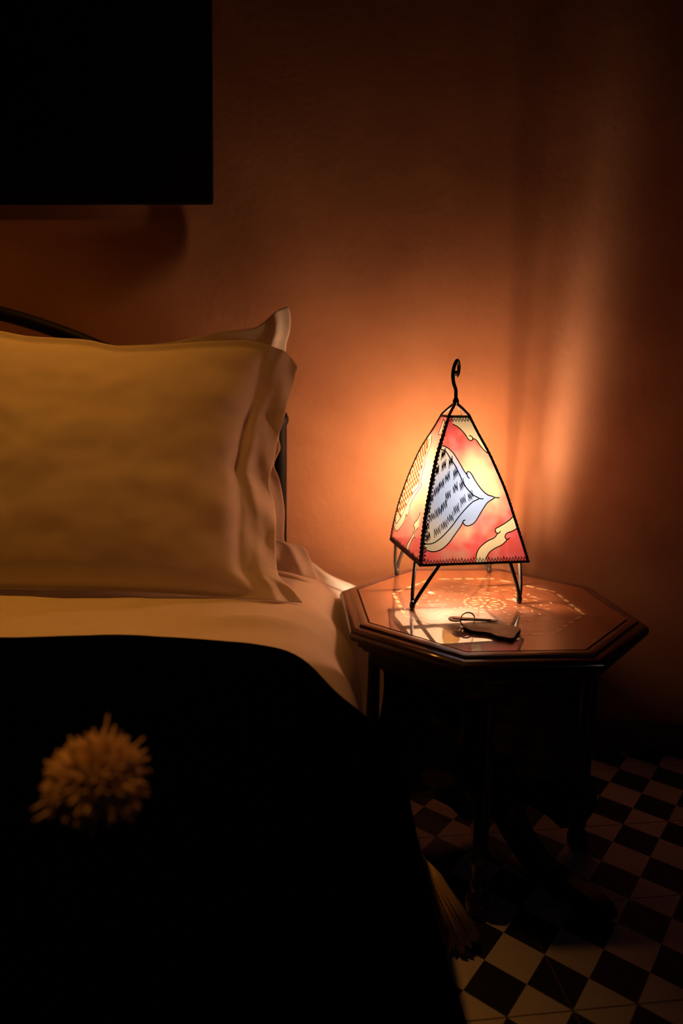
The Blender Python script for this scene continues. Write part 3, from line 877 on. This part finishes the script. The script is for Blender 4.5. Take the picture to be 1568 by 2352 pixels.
tp = N.new('ShaderNodeBsdfTransparent'); gl = N.new('ShaderNodeBsdfGlossy'); gl.inputs['Roughness'].default_value = .05
lw = N.new('ShaderNodeFresnel'); lw.inputs[0].default_value = 1.3; mx = N.new('ShaderNodeMixShader')
L.new(lw.outputs[0], mx.inputs[0]); L.new(tp.outputs[0], mx.inputs[1]); L.new(gl.outputs[0], mx.inputs[2]); L.new(mx.outputs[0], N['Material Output'].inputs[0])
g = MB(); g.lathe([(.012, .0), (.0125, .008), (.018, .022), (.023, .04), (.025, .06), (.024, .085), (.020, .105), (.013, .118), (.003, .122)], (BX, BY, .622), 20)
o = g.build('light_bulb', M_glass, lamp); o['label'] = 'clear glass bulb'
g = MB(); g.tube([(BX, BY, .650), (BX, BY, .738)], .0040, 10); fl_ = g.build('filament', M_bulb, o); fl_['label'] = 'glowing filament'

# ------------------------------------------------------------------ keys
KZ = ZT + .0006
keys = empty('bunch_of_keys', (.235, 1.09, KZ), 'bunch of keys with a tan tag lying on the inlaid table below the lamp', 'keys')
fob = [(.2080, 1.0935), (.2125, 1.1030), (.2195, 1.1080), (.2330, 1.1075), (.2430, 1.1110), (.2600, 1.1130), (.2810, 1.1010), (.3010, 1.0880), (.2990, 1.0760), (.2900, 1.0600), (.2785, 1.0385), (.2660, 1.0420), (.2541, 1.0480), (.2460, 1.0600), (.2335, 1.0650), (.2200, 1.0680), (.2120, 1.0780), (.2078, 1.0850)]
fobs = [tuple(p) for p in spline(fob, 3, closed=True)]
g = MB(); g.prism(fobs, .0046, Matrix.Translation((0, 0, KZ)))
o = g.build('key_tag', M_fob_edge, keys, False); o['label'] = 'tan leather tag'
inner = [(x + (.25-x)*.02, y + (1.075-y)*.02) for x, y in fobs]
g = MB(); g.prism(inner, .0006, Matrix.Translation((0, 0, KZ + .0046))); g.build('tag_face', M_fob, o, False)
g = MB()                                                       # split ring, standing up through the keys
rc = Vector((.2165, 1.106, KZ + .0105)); ux = Vector((.93, .30, .18)).normalized(); uz = Vector((-.16, .30, .80)).normalized()
for off in (0, .0013):
    g.tube([rc + ux*.0135*math.cos(t) + uz*.0115*math.sin(t) + Vector((.0004, -off, off)) for t in np.linspace(0, 2*math.pi, 41)[:-1]], .0008, 8, closed=True)
g.build('key_ring', M_steel, keys)
def key(p0, p1, zc, bow, material, teeth, roll):
    p0 = Vector(p0); p1 = Vector(p1); d = (p1 - p0).normalized(); n = Vector((-d.y, d.x, 0))
    Ln = (p1 - p0).length
    out = []
    for k in range(17):                                        # bow
        a = R(35) + R(290)*k/16
        out.append((bow*.95 + bow*math.cos(a), bow*.8*math.sin(a)))
    x = bow*1.95
    out += [(x, -.0035), (Ln*.55, -.0035), (Ln - .003, -.0030), (Ln, -.0005), (Ln - .001, .001)]
    nt = teeth
    for k in range(nt):
        xx = Ln - .003 - k*(Ln - x - .012)/nt
        out += [(xx, .0038), (xx - .0018, .0038), (xx - .0027, .0016)]
    out += [(x + .006, .0040), (x, .0040)]
    M = Matrix(((d.x, n.x, 0, p0.x), (d.y, n.y, 0, p0.y), (0, 0, 1, zc), (0, 0, 0, 1)))
    M = M @ Matrix.Rotation(roll, 4, 'X')
    g = MB(); g.prism(out, .0020, M)
    return g.build('key', material, keys, False)
key((.1870, 1.1190, 0), (.2705, 1.1130, 0), KZ + .0062, .0115, M_keydark, 7, .10)
key((.1925, 1.1060, 0), (.2560, 1.0990, 0), KZ + .0125, .0120, M_steel, 4, -.16)
